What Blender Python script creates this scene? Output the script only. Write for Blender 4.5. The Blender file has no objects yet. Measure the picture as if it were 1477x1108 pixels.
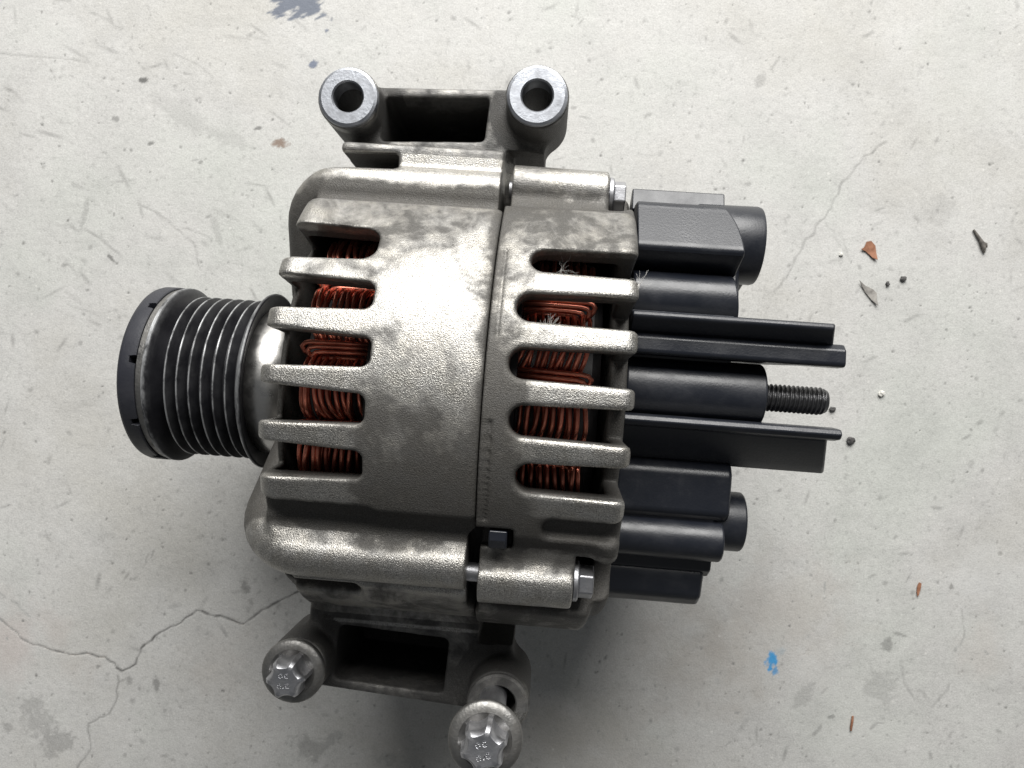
import bpy, bmesh, math, random
import numpy as np
from mathutils import Matrix, Vector

S = bpy.context.scene
COL = S.collection
MM = 0.001
rad = math.radians
random.seed(7)
RNG = np.random.default_rng(11)

# ------------------------------------------------------------------ camera, sky, sun, exposure
AXIS_H = 69.1          # height of the alternator's axis above the floor (mm)
CAM_H = 238.0 + AXIS_H
cam_d = bpy.data.cameras.new('camera')
cam = bpy.data.objects.new('camera', cam_d)
COL.objects.link(cam)
cam.location = (0, 0, CAM_H * MM)
cam.rotation_euler = (0, 0, 0)
cam_d.sensor_width = 36.0
cam_d.lens = 36.0 * 1085.0 / 1477.0
cam_d.clip_start = 0.005
cam_d.clip_end = 200.0
cam_d.dof.use_dof = True
cam_d.dof.focus_distance = 0.200
cam_d.dof.aperture_fstop = 48.0
S.camera = cam

# The alternator lies on a floor under cover: one broad patch of daylight reaches it from the
# open side (top of the picture), the rest is dim light thrown back by the surroundings.
w = bpy.data.worlds.new('World')
S.world = w
w.use_nodes = True
bg = w.node_tree.nodes['Background']
bg.inputs[0].default_value = (0.94, 0.97, 1.0, 1)
bg.inputs[1].default_value = 0.092

day_d = bpy.data.lights.new('daylight_opening', 'AREA')
day = bpy.data.objects.new('daylight_opening', day_d)
COL.objects.link(day)
day_d.shape = 'RECTANGLE'
day_d.size = 0.95
day_d.size_y = 0.72
day_d.energy = 21.5
day_d.color = (1.0, 0.985, 0.957)
day.location = (0.08, 0.84, 0.69)
day.rotation_euler = (Vector(day.location) - Vector((0, -0.02, 0.04))).to_track_quat('Z', 'Y').to_euler()

S.view_settings.view_transform = 'Standard'
S.view_settings.look = 'None'
S.view_settings.exposure = 0.32
S.view_settings.gamma = 1.0

# ------------------------------------------------------------------ material helpers
def new_mat(name):
    m = bpy.data.materials.new(name)
    m.use_nodes = True
    t = m.node_tree
    b = t.nodes['Principled BSDF']
    return m, t, b

def nd(t, typ, **kw):
    n = t.nodes.new(typ)
    for k, v in kw.items():
        if k.startswith('i_'):
            n.inputs[k[2:].replace('_', ' ')].default_value = v
        else:
            setattr(n, k, v)
    return n

def noise(t, scale, detail=4, rough=.55, vec=None, dist=0.0):
    n = nd(t, 'ShaderNodeTexNoise')
    n.inputs['Scale'].default_value = scale
    n.inputs['Detail'].default_value = detail
    n.inputs['Roughness'].default_value = rough
    n.inputs['Distortion'].default_value = dist
    if vec is not None:
        t.links.new(vec, n.inputs['Vector'])
    return n

def ramp(t, fac, stops):
    r = nd(t, 'ShaderNodeValToRGB')
    e = r.color_ramp.elements
    while len(e) < len(stops):
        e.new(.5)
    for k, (p, c) in enumerate(stops):
        e[k].position = p
        e[k].color = (c, c, c, 1) if not isinstance(c, tuple) else (*c, 1)
    t.links.new(fac, r.inputs[0])
    return r

def mixc(t, fac, a, b, mode='MIX'):
    m = nd(t, 'ShaderNodeMix', data_type='RGBA', blend_type=mode)
    for sock, v in ((0, fac), (6, a), (7, b)):
        if hasattr(v, 'links'):
            t.links.new(v, m.inputs[sock])
        elif isinstance(v, tuple):
            m.inputs[sock].default_value = (*v, 1)
        else:
            m.inputs[sock].default_value = v
    return m.outputs[2]

def math_n(t, op, a, b=0.0, clamp=False):
    m = nd(t, 'ShaderNodeMath', operation=op, use_clamp=clamp)
    for k, v in enumerate((a, b)):
        if hasattr(v, 'links'):
            t.links.new(v, m.inputs[k])
        else:
            m.inputs[k].default_value = v
    return m.outputs[0]

def objvec(t):
    return nd(t, 'ShaderNodeTexCoord').outputs['Object']

def bump(t, h, strength, dist):
    b = nd(t, 'ShaderNodeBump')
    b.inputs['Strength'].default_value = strength
    b.inputs['Distance'].default_value = dist
    t.links.new(h, b.inputs['Height'])
    return b.outputs[0]

def cast_material(name, base, grime_shade_lo, grime_shade_hi, grime_shade_col, met=.9, rough=.42):
    m, t, b = new_mat(name)
    v = objvec(t)
    big = noise(t, 48, 7, .68, v, .5)
    mid = noise(t, 170, 5, .6, v, .4)
    fine = noise(t, 3300, 2, .55, v)
    sp = noise(t, 3200, 1, .5, v)
    g = math_n(t, 'ADD', math_n(t, 'MULTIPLY', big.outputs[0], .66), math_n(t, 'MULTIPLY', mid.outputs[0], .36))
    at_n = nd(t, 'ShaderNodeAttribute', attribute_name='grime_shade')  # real dirt plus shade painted into creases and recesses
    g = math_n(t, 'ADD', g, math_n(t, 'MULTIPLY', at_n.outputs['Fac'], .36))
    g = math_n(t, 'ADD', g, math_n(t, 'MULTIPLY', math_n(t, 'SUBTRACT', fine.outputs[0], .5), .24))
    gm = ramp(t, g, [(grime_shade_lo, 0.0), (grime_shade_hi, 1.0)]).outputs[0]
    fv = ramp(t, fine.outputs[0], [(.30, .50), (.52, .97), (.70, 1.42)]).outputs[0]
    c = mixc(t, 1.0, base, fv, 'MULTIPLY')
    tone = ramp(t, mid.outputs[0], [(.35, (.88, .86, .82)), (.65, (1.0, 1.0, 1.0))]).outputs[0]
    c = mixc(t, 1.0, c, tone, 'MULTIPLY')
    c = mixc(t, math_n(t, 'MULTIPLY', gm, .85), c, grime_shade_col)
    t.links.new(c, b.inputs['Base Color'])
    t.links.new(math_n(t, 'SUBTRACT', met, math_n(t, 'MULTIPLY', gm, met * .55)), b.inputs['Metallic'])
    r = math_n(t, 'ADD', rough, math_n(t, 'MULTIPLY', gm, .22))
    r = math_n(t, 'ADD', r, math_n(t, 'MULTIPLY', math_n(t, 'SUBTRACT', sp.outputs[0], .5), .35))
    t.links.new(r, b.inputs['Roughness'])
    h = math_n(t, 'ADD', math_n(t, 'MULTIPLY', fine.outputs[0], 1.0), math_n(t, 'MULTIPLY', mid.outputs[0], .22))
    t.links.new(bump(t, h, .72, .00024), b.inputs['Normal'])
    return m

M_CAST = cast_material('cast_aluminium', (.43, .422, .405), .46, .60, (.036, .033, .029), rough=.38)
M_EAR = cast_material('oily_cast_aluminium', (.36, .356, .348), .41, .60, (.020, .019, .018), rough=.42)

def simple_metal(name, col, rough, met=1.0, grain=900, gstr=.25, dirt=None):
    m, t, b = new_mat(name)
    v = objvec(t)
    n = noise(t, grain, 3, .6, v)
    n2 = noise(t, 210, 4, .6, v)
    c = mixc(t, ramp(t, n2.outputs[0], [(.42, 0.0), (.70, .65)]).outputs[0], col, dirt or tuple(k * .45 for k in col))
    t.links.new(c, b.inputs['Base Color'])
    b.inputs['Metallic'].default_value = met
    t.links.new(ramp(t, n2.outputs[0], [(.3, rough * .8), (.7, min(1, rough * 1.5))]).outputs[0], b.inputs['Roughness'])
    t.links.new(bump(t, n.outputs[0], gstr, .0002), b.inputs['Normal'])
    return m

M_STEEL = simple_metal('machined_steel', (.36, .375, .405), .42, grain=1100, gstr=.3, dirt=(.22, .225, .24))
M_BOLT = simple_metal('zinc_bolt_steel', (.50, .505, .53), .40, grain=900, gstr=.4, dirt=(.17, .165, .16))
M_FLANGE = simple_metal('dull_bolt_flange_steel', (.30, .295, .285), .46, grain=1200, gstr=.6, dirt=(.13, .125, .115))
M_COLLAR = simple_metal('turned_collar_steel', (.60, .59, .57), .30, grain=1300, gstr=.12, dirt=(.42, .41, .39))
M_STUD = simple_metal('dark_stud_steel', (.20, .20, .205), .38, grain=1400, gstr=.2)
M_COPPER = copper = simple_metal('enamelled_copper', (.88, .31, .21), .32, met=.85, grain=500, gstr=.05, dirt=(.34, .07, .05))

def vary(m, lo, hi):
    t = m.node_tree
    b = t.nodes['Principled BSDF']
    src = b.inputs['Base Color'].links[0].from_socket
    oi = nd(t, 'ShaderNodeObjectInfo')
    k = ramp(t, oi.outputs['Random'], [(0.0, lo), (1.0, hi)]).outputs[0]
    t.links.new(mixc(t, 1.0, src, k, 'MULTIPLY'), b.inputs['Base Color'])
vary(M_COPPER, .6, 1.1)

def plastic_material(name, col, rough):
    m, t, b = new_mat(name)
    v = objvec(t)
    n = noise(t, 95, 5, .65, v)
    f = noise(t, 1700, 2, .5, v)
    dust = ramp(t, n.outputs[0], [(.50, 0.0), (.80, .13)]).outputs[0]
    c = mixc(t, dust, col, (.12, .12, .125))
    t.links.new(c, b.inputs['Base Color'])
    t.links.new(ramp(t, n.outputs[0], [(.3, rough - .06), (.75, rough + .16)]).outputs[0], b.inputs['Roughness'])
    t.links.new(bump(t, f.outputs[0], .18, .0002), b.inputs['Normal'])
    b.inputs['Specular IOR Level'].default_value = .6
    return m

M_PLASTIC = plastic_material('black_moulded_plastic', (.0105, .0125, .0185), .34)
M_RUBBER = plastic_material('black_cap_plastic', (.018, .019, .026), .46)

def core_material():
    m, t, b = new_mat('dark_lacquered_core')
    n = noise(t, 300, 3, .6, objvec(t))
    t.links.new(ramp(t, n.outputs[0], [(.3, (.006, .006, .007)), (.7, (.018, .016, .016))]).outputs[0], b.inputs['Base Color'])
    b.inputs['Roughness'].default_value = .6
    return m
M_CORE = core_material()

def pulley_material():
    m, t, b = new_mat('black_oxide_pulley')
    v = objvec(t)
    wear = nd(t, 'ShaderNodeAttribute', attribute_name='wear')
    mp = nd(t, 'ShaderNodeMapping')
    t.links.new(v, mp.inputs[0])
    mp.inputs['Scale'].default_value = (1.0, .35, .35)
    n = noise(t, 420, 4, .65, mp.outputs[0])
    k = math_n(t, 'MULTIPLY', wear.outputs['Fac'], ramp(t, n.outputs[0], [(.40, .08), (.64, .9)]).outputs[0])
    n3 = noise(t, 120, 4, .6, v)
    basec = ramp(t, n3.outputs[0], [(.35, (.006, .006, .008)), (.72, (.016, .016, .019))]).outputs[0]
    t.links.new(mixc(t, k, basec, (.62, .63, .64)), b.inputs['Base Color'])
    t.links.new(math_n(t, 'ADD', .1, math_n(t, 'MULTIPLY', k, .85), True), b.inputs['Metallic'])
    t.links.new(ramp(t, n.outputs[0], [(.3, .36), (.75, .55)]).outputs[0], b.inputs['Roughness'])
    t.links.new(bump(t, n.outputs[0], .2, .0002), b.inputs['Normal'])
    return m
M_PULLEY = pulley_material()

def leaf_material(name, c1, c2):
    m, t, b = new_mat(name)
    n = noise(t, 500, 4, .6, objvec(t))
    t.links.new(ramp(t, n.outputs[0], [(.35, c1), (.68, c2)]).outputs[0], b.inputs['Base Color'])
    b.inputs['Roughness'].default_value = .75
    return m
M_LEAF = leaf_material('dry_brown_leaf', (.20, .085, .045), (.36, .17, .10))
M_CHAFF = leaf_material('grey_plant_chaff', (.16, .15, .14), (.34, .325, .30))
M_TWIG = leaf_material('dark_seed_stalk', (.06, .055, .05), (.20, .185, .165))
M_GRIT = leaf_material('dark_grit', (.035, .035, .036), (.12, .115, .11))
M_WHITEGRIT = leaf_material('pale_grit', (.55, .54, .50), (.75, .74, .70))
M_LINT = leaf_material('white_lint', (.62, .60, .57), (.78, .77, .74))

def floor_material():
    m, t, b = new_mat('worn_concrete')
    v = objvec(t)
    at_n = nd(t, 'ShaderNodeAttribute', attribute_name='stain')
    big = noise(t, 9, 5, .6, v)
    mid = noise(t, 46, 6, .66, v, .3)
    fine = noise(t, 420, 4, .7, v)
    sand = noise(t, 1500, 2, .6, v)
    c = ramp(t, big.outputs[0], [(.36, (.470, .462, .436)), (.50, (.510, .506, .490)), (.66, (.490, .500, .472))]).outputs[0]
    c = mixc(t, 1.0, c, ramp(t, mid.outputs[0], [(.28, .90), (.50, 1.0), (.74, 1.06)]).outputs[0], 'MULTIPLY')
    c = mixc(t, 1.0, c, ramp(t, fine.outputs[0], [(.24, .72), (.42, .97), (.74, 1.06)]).outputs[0], 'MULTIPLY')
    c = mixc(t, 1.0, c, ramp(t, sand.outputs[0], [(.25, .84), (.75, 1.12)]).outputs[0], 'MULTIPLY')
    c = mixc(t, at_n.outputs['Alpha'], c, at_n.outputs['Color'])
    t.links.new(c, b.inputs['Base Color'])
    t.links.new(ramp(t, mid.outputs[0], [(.3, .58), (.7, .74)]).outputs[0], b.inputs['Roughness'])
    b.inputs['Specular IOR Level'].default_value = .35
    h = math_n(t, 'ADD', math_n(t, 'MULTIPLY', fine.outputs[0], 1.0), math_n(t, 'MULTIPLY', sand.outputs[0], .6))
    h = math_n(t, 'ADD', h, math_n(t, 'MULTIPLY', mid.outputs[0], 2.0))
    t.links.new(bump(t, h, .20, .0006), b.inputs['Normal'])
    return m
M_FLOOR = floor_material()

# ------------------------------------------------------------------ mesh helpers (millimetres in, metres out)
def mk(name, verts, faces, mat, parent=None, sharp=None, normals=None, attrs=None, offset=(0, 0, 0)):
    me = bpy.data.meshes.new(name)
    vv = np.asarray(verts, dtype=np.float64) * MM
    if isinstance(faces, np.ndarray):
        nv, nf = len(vv), len(faces)
        k = faces.shape[1]
        me.vertices.add(nv)
        me.vertices.foreach_set('co', vv.astype(np.float32).ravel())
        me.loops.add(nf * k)
        me.loops.foreach_set('vertex_index', faces.astype(np.int32).ravel())
        me.polygons.add(nf)
        me.polygons.foreach_set('loop_start', np.arange(0, nf * k, k, dtype=np.int32))
        me.update(calc_edges=True)
    else:
        me.from_pydata([tuple(p) for p in vv], [], faces)
        me.update()
    me.polygons.foreach_set('use_smooth', np.ones(len(me.polygons), dtype=bool))
    if sharp is not None:
        me.set_sharp_from_angle(angle=rad(sharp))
    if normals is not None:
        me.normals_split_custom_set_from_vertices(normals.astype(np.float32))
    for an, (ty, arr) in (attrs or {}).items():
        a = me.attributes.new(an, ty, 'POINT')
        a.data.foreach_set('color' if ty == 'FLOAT_COLOR' else 'value', np.ascontiguousarray(arr, dtype=np.float32).ravel())
    me.materials.append(mat)
    o = bpy.data.objects.new(name, me)
    COL.objects.link(o)
    if parent is not None:
        o.parent = parent
    o.location = Vector(offset) * MM
    return o

def lathe(profile, axis='u', c=(0, 0, 0), n=64, closed=False):
    """profile: list of (along, radius); axis u = x, w = z"""
    vs, fs = [], []
    m = len(profile)
    for k in range(n):
        a = 2 * math.pi * k / n
        ca, sa = math.cos(a), math.sin(a)
        for (s, r) in profile:
            if axis == 'u':
                vs.append((c[0] + s, c[1] + r * sa, c[2] + r * ca))
            else:
                vs.append((c[0] + r * ca, c[1] + r * sa, c[2] + s))
    mm_ = m if closed else m - 1
    for k in range(n):
        k2 = (k + 1) % n
        for j in range(mm_):
            j2 = (j + 1) % m
            q = (k * m + j, k * m + j2, k2 * m + j2, k2 * m + j)
            fs.append(q if axis == 'u' else q[::-1])
    if not closed:
        for end in (0, m - 1):
            if profile[end][1] > 1e-6:
                ring = [k * m + end for k in range(n)]
                fs.append(ring)
    return vs, fs

def tube(pts, r, n=7, taper=None):
    pts = [Vector(p) for p in pts]
    vs, fs = [], []
    up = Vector((0.31, 0.2, .93))
    for k, p in enumerate(pts):
        d = (pts[min(k + 1, len(pts) - 1)] - pts[max(k - 1, 0)]).normalized()
        x = d.cross(up)
        if x.length < 1e-4:
            x = d.cross(Vector((1, 0, 0)))
        x.normalize()
        y = d.cross(x)
        rr = r if taper is None else r * taper[k]
        for j in range(n):
            a = 2 * math.pi * j / n
            vs.append(p + (x * math.cos(a) + y * math.sin(a)) * rr)
    for k in range(len(pts) - 1):
        for j in range(n):
            j2 = (j + 1) % n
            fs.append((k * n + j, k * n + j2, (k + 1) * n + j2, (k + 1) * n + j))
    fs.append(list(range(n))[::-1])
    fs.append([(len(pts) - 1) * n + j for j in range(n)])
    return vs, fs

def fix_normals(o):
    bm = bmesh.new()
    bm.from_mesh(o.data)
    bmesh.ops.recalc_face_normals(bm, faces=bm.faces)
    bm.to_mesh(o.data)
    bm.free()

def add_bevel(o, width, seg=2, angle=35):
    b = o.modifiers.new('bevel', 'BEVEL')
    b.width = width * MM
    b.segments = seg
    b.limit_method = 'ANGLE'
    b.angle_limit = rad(angle)
    b.harden_normals = True
    return b

def extrude(name, prof, u0, u1, mat, parent, bevel=.6, skew=0.0, endf=None, seg=3):
    """profile of (v, w) points, pushed along u; u1 may be a function of (v, w)"""
    n = len(prof)
    vs = [((u0(v, q) if callable(u0) else u0), v, q) for v, q in prof]
    vs += [((u1(v, q) if callable(u1) else u1), v, q) for v, q in prof]
    fs = [list(range(n)), list(range(n, 2 * n))[::-1]]
    for k in range(n):
        k2 = (k + 1) % n
        fs.append((k, k + n, k2 + n, k2))
    o = mk(name, vs, fs, mat, parent, sharp=30)
    fix_normals(o)
    o.data.polygons.foreach_set('use_smooth', np.ones(len(o.data.polygons), dtype=bool))
    if bevel:
        add_bevel(o, bevel, seg)
    return o

def circle_prof(cv, cw, r, n=40, a0=0, a1=360):
    return [(cv + r * math.sin(rad(a0 + (a1 - a0) * k / n)), cw + r * math.cos(rad(a0 + (a1 - a0) * k / n))) for k in range(n)]

# ------------------------------------------------------------------ signed-distance casting helpers
def smin(a, b, k):
    h = np.clip(.5 + .5 * (b - a) / k, 0, 1)
    return b + (a - b) * h - k * h * (1 - h)

def smax(a, b, k):
    return -smin(-a, -b, k)

def box2(a, b, ha, hb, r=0.0):
    qa = np.abs(a) - ha + r
    qb = np.abs(b) - hb + r
    return np.sqrt(np.maximum(qa, 0) ** 2 + np.maximum(qb, 0) ** 2) + np.minimum(np.maximum(qa, qb), 0) - r

def box3(a, b, c, ha, hb, hc, r=0.0):
    qa, qb, qc = np.abs(a) - ha + r, np.abs(b) - hb + r, np.abs(c) - hc + r
    return np.sqrt(np.maximum(qa, 0) ** 2 + np.maximum(qb, 0) ** 2 + np.maximum(qc, 0) ** 2) \
        + np.minimum(np.maximum(np.maximum(qa, qb), qc), 0) - r

def capsule(U, V, W, p, q, r):
    p, q = np.array(p, np.float32), np.array(q, np.float32)
    d = q - p
    L = float(d @ d)
    x, y, z = U - p[0], V - p[1], W - p[2]
    t = np.clip((x * d[0] + y * d[1] + z * d[2]) / L, 0, 1)
    return np.sqrt((x - t * d[0]) ** 2 + (y - t * d[1]) ** 2 + (z - t * d[2]) ** 2) - r

def surface_nets(F, org, h):
    I = F < 0
    nx, ny, nz = F.shape
    c = np.zeros((nx - 1, ny - 1, nz - 1), np.uint8)
    for dx in (0, 1):
        for dy in (0, 1):
            for dz in (0, 1):
                c += I[dx:nx - 1 + dx, dy:ny - 1 + dy, dz:nz - 1 + dz]
    act = (c > 0) & (c < 8)
    X, Y, Z = np.nonzero(act)
    idx = -np.ones(act.shape, np.int32)
    idx[X, Y, Z] = np.arange(len(X), dtype=np.int32)
    corner = {}
    for dx in (0, 1):
        for dy in (0, 1):
            for dz in (0, 1):
                corner[dx, dy, dz] = F[X + dx, Y + dy, Z + dz]
    acc = np.zeros((len(X), 3), np.float32)
    cnt = np.zeros(len(X), np.float32)
    for ax in range(3):
        o1, o2 = [k for k in range(3) if k != ax]
        for i in (0, 1):
            for j in (0, 1):
                a = [0, 0, 0]; a[o1] = i; a[o2] = j
                b = list(a); b[ax] = 1
                fa, fb = corner[tuple(a)], corner[tuple(b)]
                m = (fa < 0) != (fb < 0)
                t = np.where(m, fa / np.where(m, fa - fb, 1), 0)
                p = np.zeros((len(X), 3), np.float32)
                p[:, o1] = i; p[:, o2] = j; p[:, ax] = t
                acc += p * m[:, None]
                cnt += m
    V = (np.stack([X, Y, Z], 1) + acc / cnt[:, None]) * h + np.array(org, np.float32)
    quads = []
    for ax in range(3):
        o1, o2 = (ax + 1) % 3, (ax + 2) % 3
        sl0 = [slice(1, -1)] * 3; sl1 = [slice(1, -1)] * 3
        sl0[ax] = slice(0, -1); sl1[ax] = slice(1, None)
        A, B = I[tuple(sl0)], I[tuple(sl1)]
        E = np.argwhere(A != B)
        fl = A[tuple(E.T)]
        E = E + np.array([0 if k == ax else 1 for k in range(3)])
        def cell(d1, d2):
            q = E.copy(); q[:, o1] -= d1; q[:, o2] -= d2
            return idx[q[:, 0], q[:, 1], q[:, 2]]
        Q = np.stack([cell(1, 1), cell(0, 1), cell(0, 0), cell(1, 0)], 1)
        Q[~fl] = Q[~fl][:, ::-1]
        quads.append(Q)
    Q = np.concatenate(quads)
    Q = Q[(Q >= 0).all(1)]
    return V, Q

def vert_normals(V, Q):
    n = np.cross(V[Q[:, 2]] - V[Q[:, 0]], V[Q[:, 3]] - V[Q[:, 1]])
    N = np.zeros_like(V)
    for k in range(4):
        for a in range(3):
            N[:, a] += np.bincount(Q[:, k], weights=n[:, a], minlength=len(V))
    return N / np.maximum(np.linalg.norm(N, axis=1, keepdims=True), 1e-9)

def grid(u, v, w, h):
    a = [np.arange(lo, hi + h, h, dtype=np.float32) for lo, hi in (u, v, w)]
    return a[0][:, None, None], a[1][None, :, None], a[2][None, None, :], (u[0], v[0], w[0])

def sub_mesh(name, V, Q, N, mask, mat, parent, grime_shade):
    q = Q[mask]
    used = np.unique(q)
    remap = np.zeros(len(V), np.int32)
    remap[used] = np.arange(len(used))
    return mk(name, V[used], remap[q], mat, parent, normals=N[used], attrs={'grime_shade': ('FLOAT', grime_shade[used])})

# ------------------------------------------------------------------ numpy value noise (for the floor)
def vnoise(x, y, seed):
    r = np.random.default_rng(seed)
    T = r.random((256, 256)).astype(np.float32)
    xi, yi = np.floor(x).astype(int), np.floor(y).astype(int)
    fx, fy = x - xi, y - yi
    fx, fy = fx * fx * (3 - 2 * fx), fy * fy * (3 - 2 * fy)
    g = lambda a, b: T[(xi + a) & 255, (yi + b) & 255]
    return (g(0, 0) * (1 - fx) + g(1, 0) * fx) * (1 - fy) + (g(0, 1) * (1 - fx) + g(1, 1) * fx) * fy

def fbm(x, y, seed, octv=4):
    s, a, tot = 0, 1.0, 0
    for k in range(octv):
        s = s + a * vnoise(x * 2 ** k, y * 2 ** k, seed + k)
        tot += a
        a *= .55
    return s / tot

# ------------------------------------------------------------------ floor
KF = 1085.0 / CAM_H
def fl(px, py):
    return ((px - 739) / KF, (554 - py) / KF)

def build_floor():
    h = .5
    xs = np.arange(-226, 226.01, h)
    ys = np.arange(-172, 172.01, h)
    nx, ny = len(xs), len(ys)
    X, Y = np.meshgrid(xs, ys, indexing='ij')
    mark = np.zeros((nx, ny), np.float32)      # grey / black marks
    crack = np.zeros((nx, ny), np.float32)
    pit = np.zeros((nx, ny), np.float32)
    col = np.zeros((nx, ny, 3), np.float32)
    alp = np.zeros((nx, ny), np.float32)

    def window(x0, x1, y0, y1):
        i0, i1 = np.clip(np.searchsorted(xs, [x0, x1]), 0, nx)
        j0, j1 = np.clip(np.searchsorted(ys, [y0, y1]), 0, ny)
        return slice(i0, i1), slice(j0, j1)

    def seg_dist(x, y, a, b):
        dx, dy = b[0] - a[0], b[1] - a[1]
        t = np.clip(((x - a[0]) * dx + (y - a[1]) * dy) / (dx * dx + dy * dy + 1e-9), 0, 1)
        return np.hypot(x - a[0] - t * dx, y - a[1] - t * dy), t

    def polyline(pts, width, strength, target, jag=.8, seed=0):
        r = random.Random(seed)
        P = [fl(*p) for p in pts]
        R = [P[0]]
        for a, b in zip(P[:-1], P[1:]):
            L = math.hypot(b[0] - a[0], b[1] - a[1])
            k = max(1, int(L / 2.2))
            for j in range(1, k + 1):
                t = j / k
                jj = jag if j < k else 0
                R.append((a[0] + (b[0] - a[0]) * t + r.uniform(-jj, jj), a[1] + (b[1] - a[1]) * t + r.uniform(-jj, jj)))
        for a, b in zip(R[:-1], R[1:]):
            ww = width * r.uniform(.6, 1.35)
            ss = strength * r.uniform(.55, 1.0)
            sl = window(min(a[0], b[0]) - 3, max(a[0], b[0]) + 3, min(a[1], b[1]) - 3, max(a[1], b[1]) + 3)
            d, _ = seg_dist(X[sl], Y[sl], a, b)
            target[sl] = np.maximum(target[sl], ss * np.clip(1.35 - d / ww, 0, 1))

    polyline([(0, 893), (18, 908), (40, 926), (72, 937), (108, 945), (125, 942), (152, 948), (176, 968), (196, 958), (204, 935), (232, 912), (262, 898), (283, 881), (300, 886), (328, 892), (352, 900), (378, 880), (402, 868), (425, 856), (470, 840)], .42, 1.0, crack, .55, 1)
    polyline([(170, 975), (170, 1005), (158, 1030), (128, 1044), (132, 1080), (112, 1108)], .36, .55, crack, .6, 2)
    polyline([(1278, 205), (1258, 222), (1235, 240), (1216, 262), (1205, 285), (1190, 315), (1160, 350), (1142, 388), (1118, 420)], .5, .42, crack, 1.1, 3)
    polyline([(1060, 345), (1085, 420), (1130, 425)], .4, .22, crack, .8, 4)
    polyline([(1192, 322), (1210, 350), (1222, 370)], .4, .25, crack, .9, 14)
    polyline([(200, 296), (232, 312), (262, 336), (280, 352), (290, 390)], .4, .40, crack, .5, 5)
    polyline([(0, 78), (40, 82), (80, 84), (130, 90)], .4, .32, crack, .5, 6)
    polyline([(0, 855), (25, 870), (44, 890)], .6, .28, mark, .5, 7)
    polyline([(215, 800), (210, 815), (222, 795)], .4, .4, crack, .5, 8)
    polyline([(1388, 880), (1392, 910), (1385, 935)], .4, .35, crack, .5, 9)
    polyline([(1300, 955), (1305, 985), (1320, 1010)], .55, .34, crack, .8, 10)
    polyline([(1370, 985), (1358, 1005), (1345, 1020)], .5, .34, crack, .8, 15)
    polyline([(270, 330), (305, 344)], .4, .35, crack, .4, 11)
    polyline([(252, 78), (285, 92), (308, 112)], .45, .3, mark, .4, 12)
    polyline([(140, 20), (178, 42)], .5, .3, mark, .4, 13)

    # faint scuffs
    r = random.Random(5)
    for k in range(620):
        px, py = r.uniform(-20, 1500), r.uniform(-20, 1128)
        zone = px < 480 and py < 480
        if not zone and r.random() < .45:
            continue
        L = r.uniform(2, 11) * (1.2 if zone else .8)
        ang = r.gauss(-.5, .4) if zone else r.gauss(1.0, .7)
        a = fl(px, py)
        b = (a[0] + L * math.cos(ang), a[1] + L * math.sin(ang))
        wd = r.uniform(.28, .8)
        sl = window(min(a[0], b[0]) - 3, max(a[0], b[0]) + 3, min(a[1], b[1]) - 3, max(a[1], b[1]) + 3)
        if X[sl].size == 0:
            continue
        d, t = seg_dist(X[sl], Y[sl], a, b)
        s = r.uniform(.10, .42) * np.clip(1.5 - d / wd, 0, 1) * (1 - np.abs(2 * t - 1)) ** .5
        mark[sl] = np.maximum(mark[sl], s)
    # little pits and spots
    for k in range(2000):
        x, y = r.uniform(-224, 224), r.uniform(-170, 170)
        rr = r.choice([.35, .4, .5, .6, .8, 1.1]) * r.uniform(.7, 1.2)
        s = r.uniform(.2, .8) if rr < .8 else r.uniform(.12, .42)
        sl = window(x - 4, x + 4, y - 4, y + 4)
        if X[sl].size == 0:
            continue
        a = r.uniform(0, 3.1)
        dx, dy = X[sl] - x, Y[sl] - y
        d = np.hypot(dx * math.cos(a) + dy * math.sin(a), (dy * math.cos(a) - dx * math.sin(a)) * r.uniform(1.1, 2.2))
        k_ = s * np.clip(1.4 - d / rr, 0, 1)
        mark[sl] = np.maximum(mark[sl], k_)
        if s > .35:
            pit[sl] = np.maximum(pit[sl], k_)

    def blob(px, py, rx, ry, ang, s, seed, target=None, c=None, feather=.35, freq=.5):
        x, y = fl(px, py)
        R = max(rx, ry) * 1.9
        sl = window(x - R, x + R, y - R, y + R)
        dx, dy = X[sl] - x, Y[sl] - y
        ca, sa = math.cos(ang), math.sin(ang)
        d = np.hypot((dx * ca + dy * sa) / rx, (dy * ca - dx * sa) / ry)
        nn = fbm(X[sl] * freq + 40, Y[sl] * freq + 40, seed, 4)
        k = s * np.clip((1.0 + (nn - .5) * 1.5 - d) / feather, 0, 1)
        if c is None:
            target[sl] = np.maximum(target[sl], k)
        else:
            m = k > alp[sl]
            alp[sl] = np.where(m, k, alp[sl])
            col[sl] = np.where(m[..., None], np.array(c, np.float32), col[sl])

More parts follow.
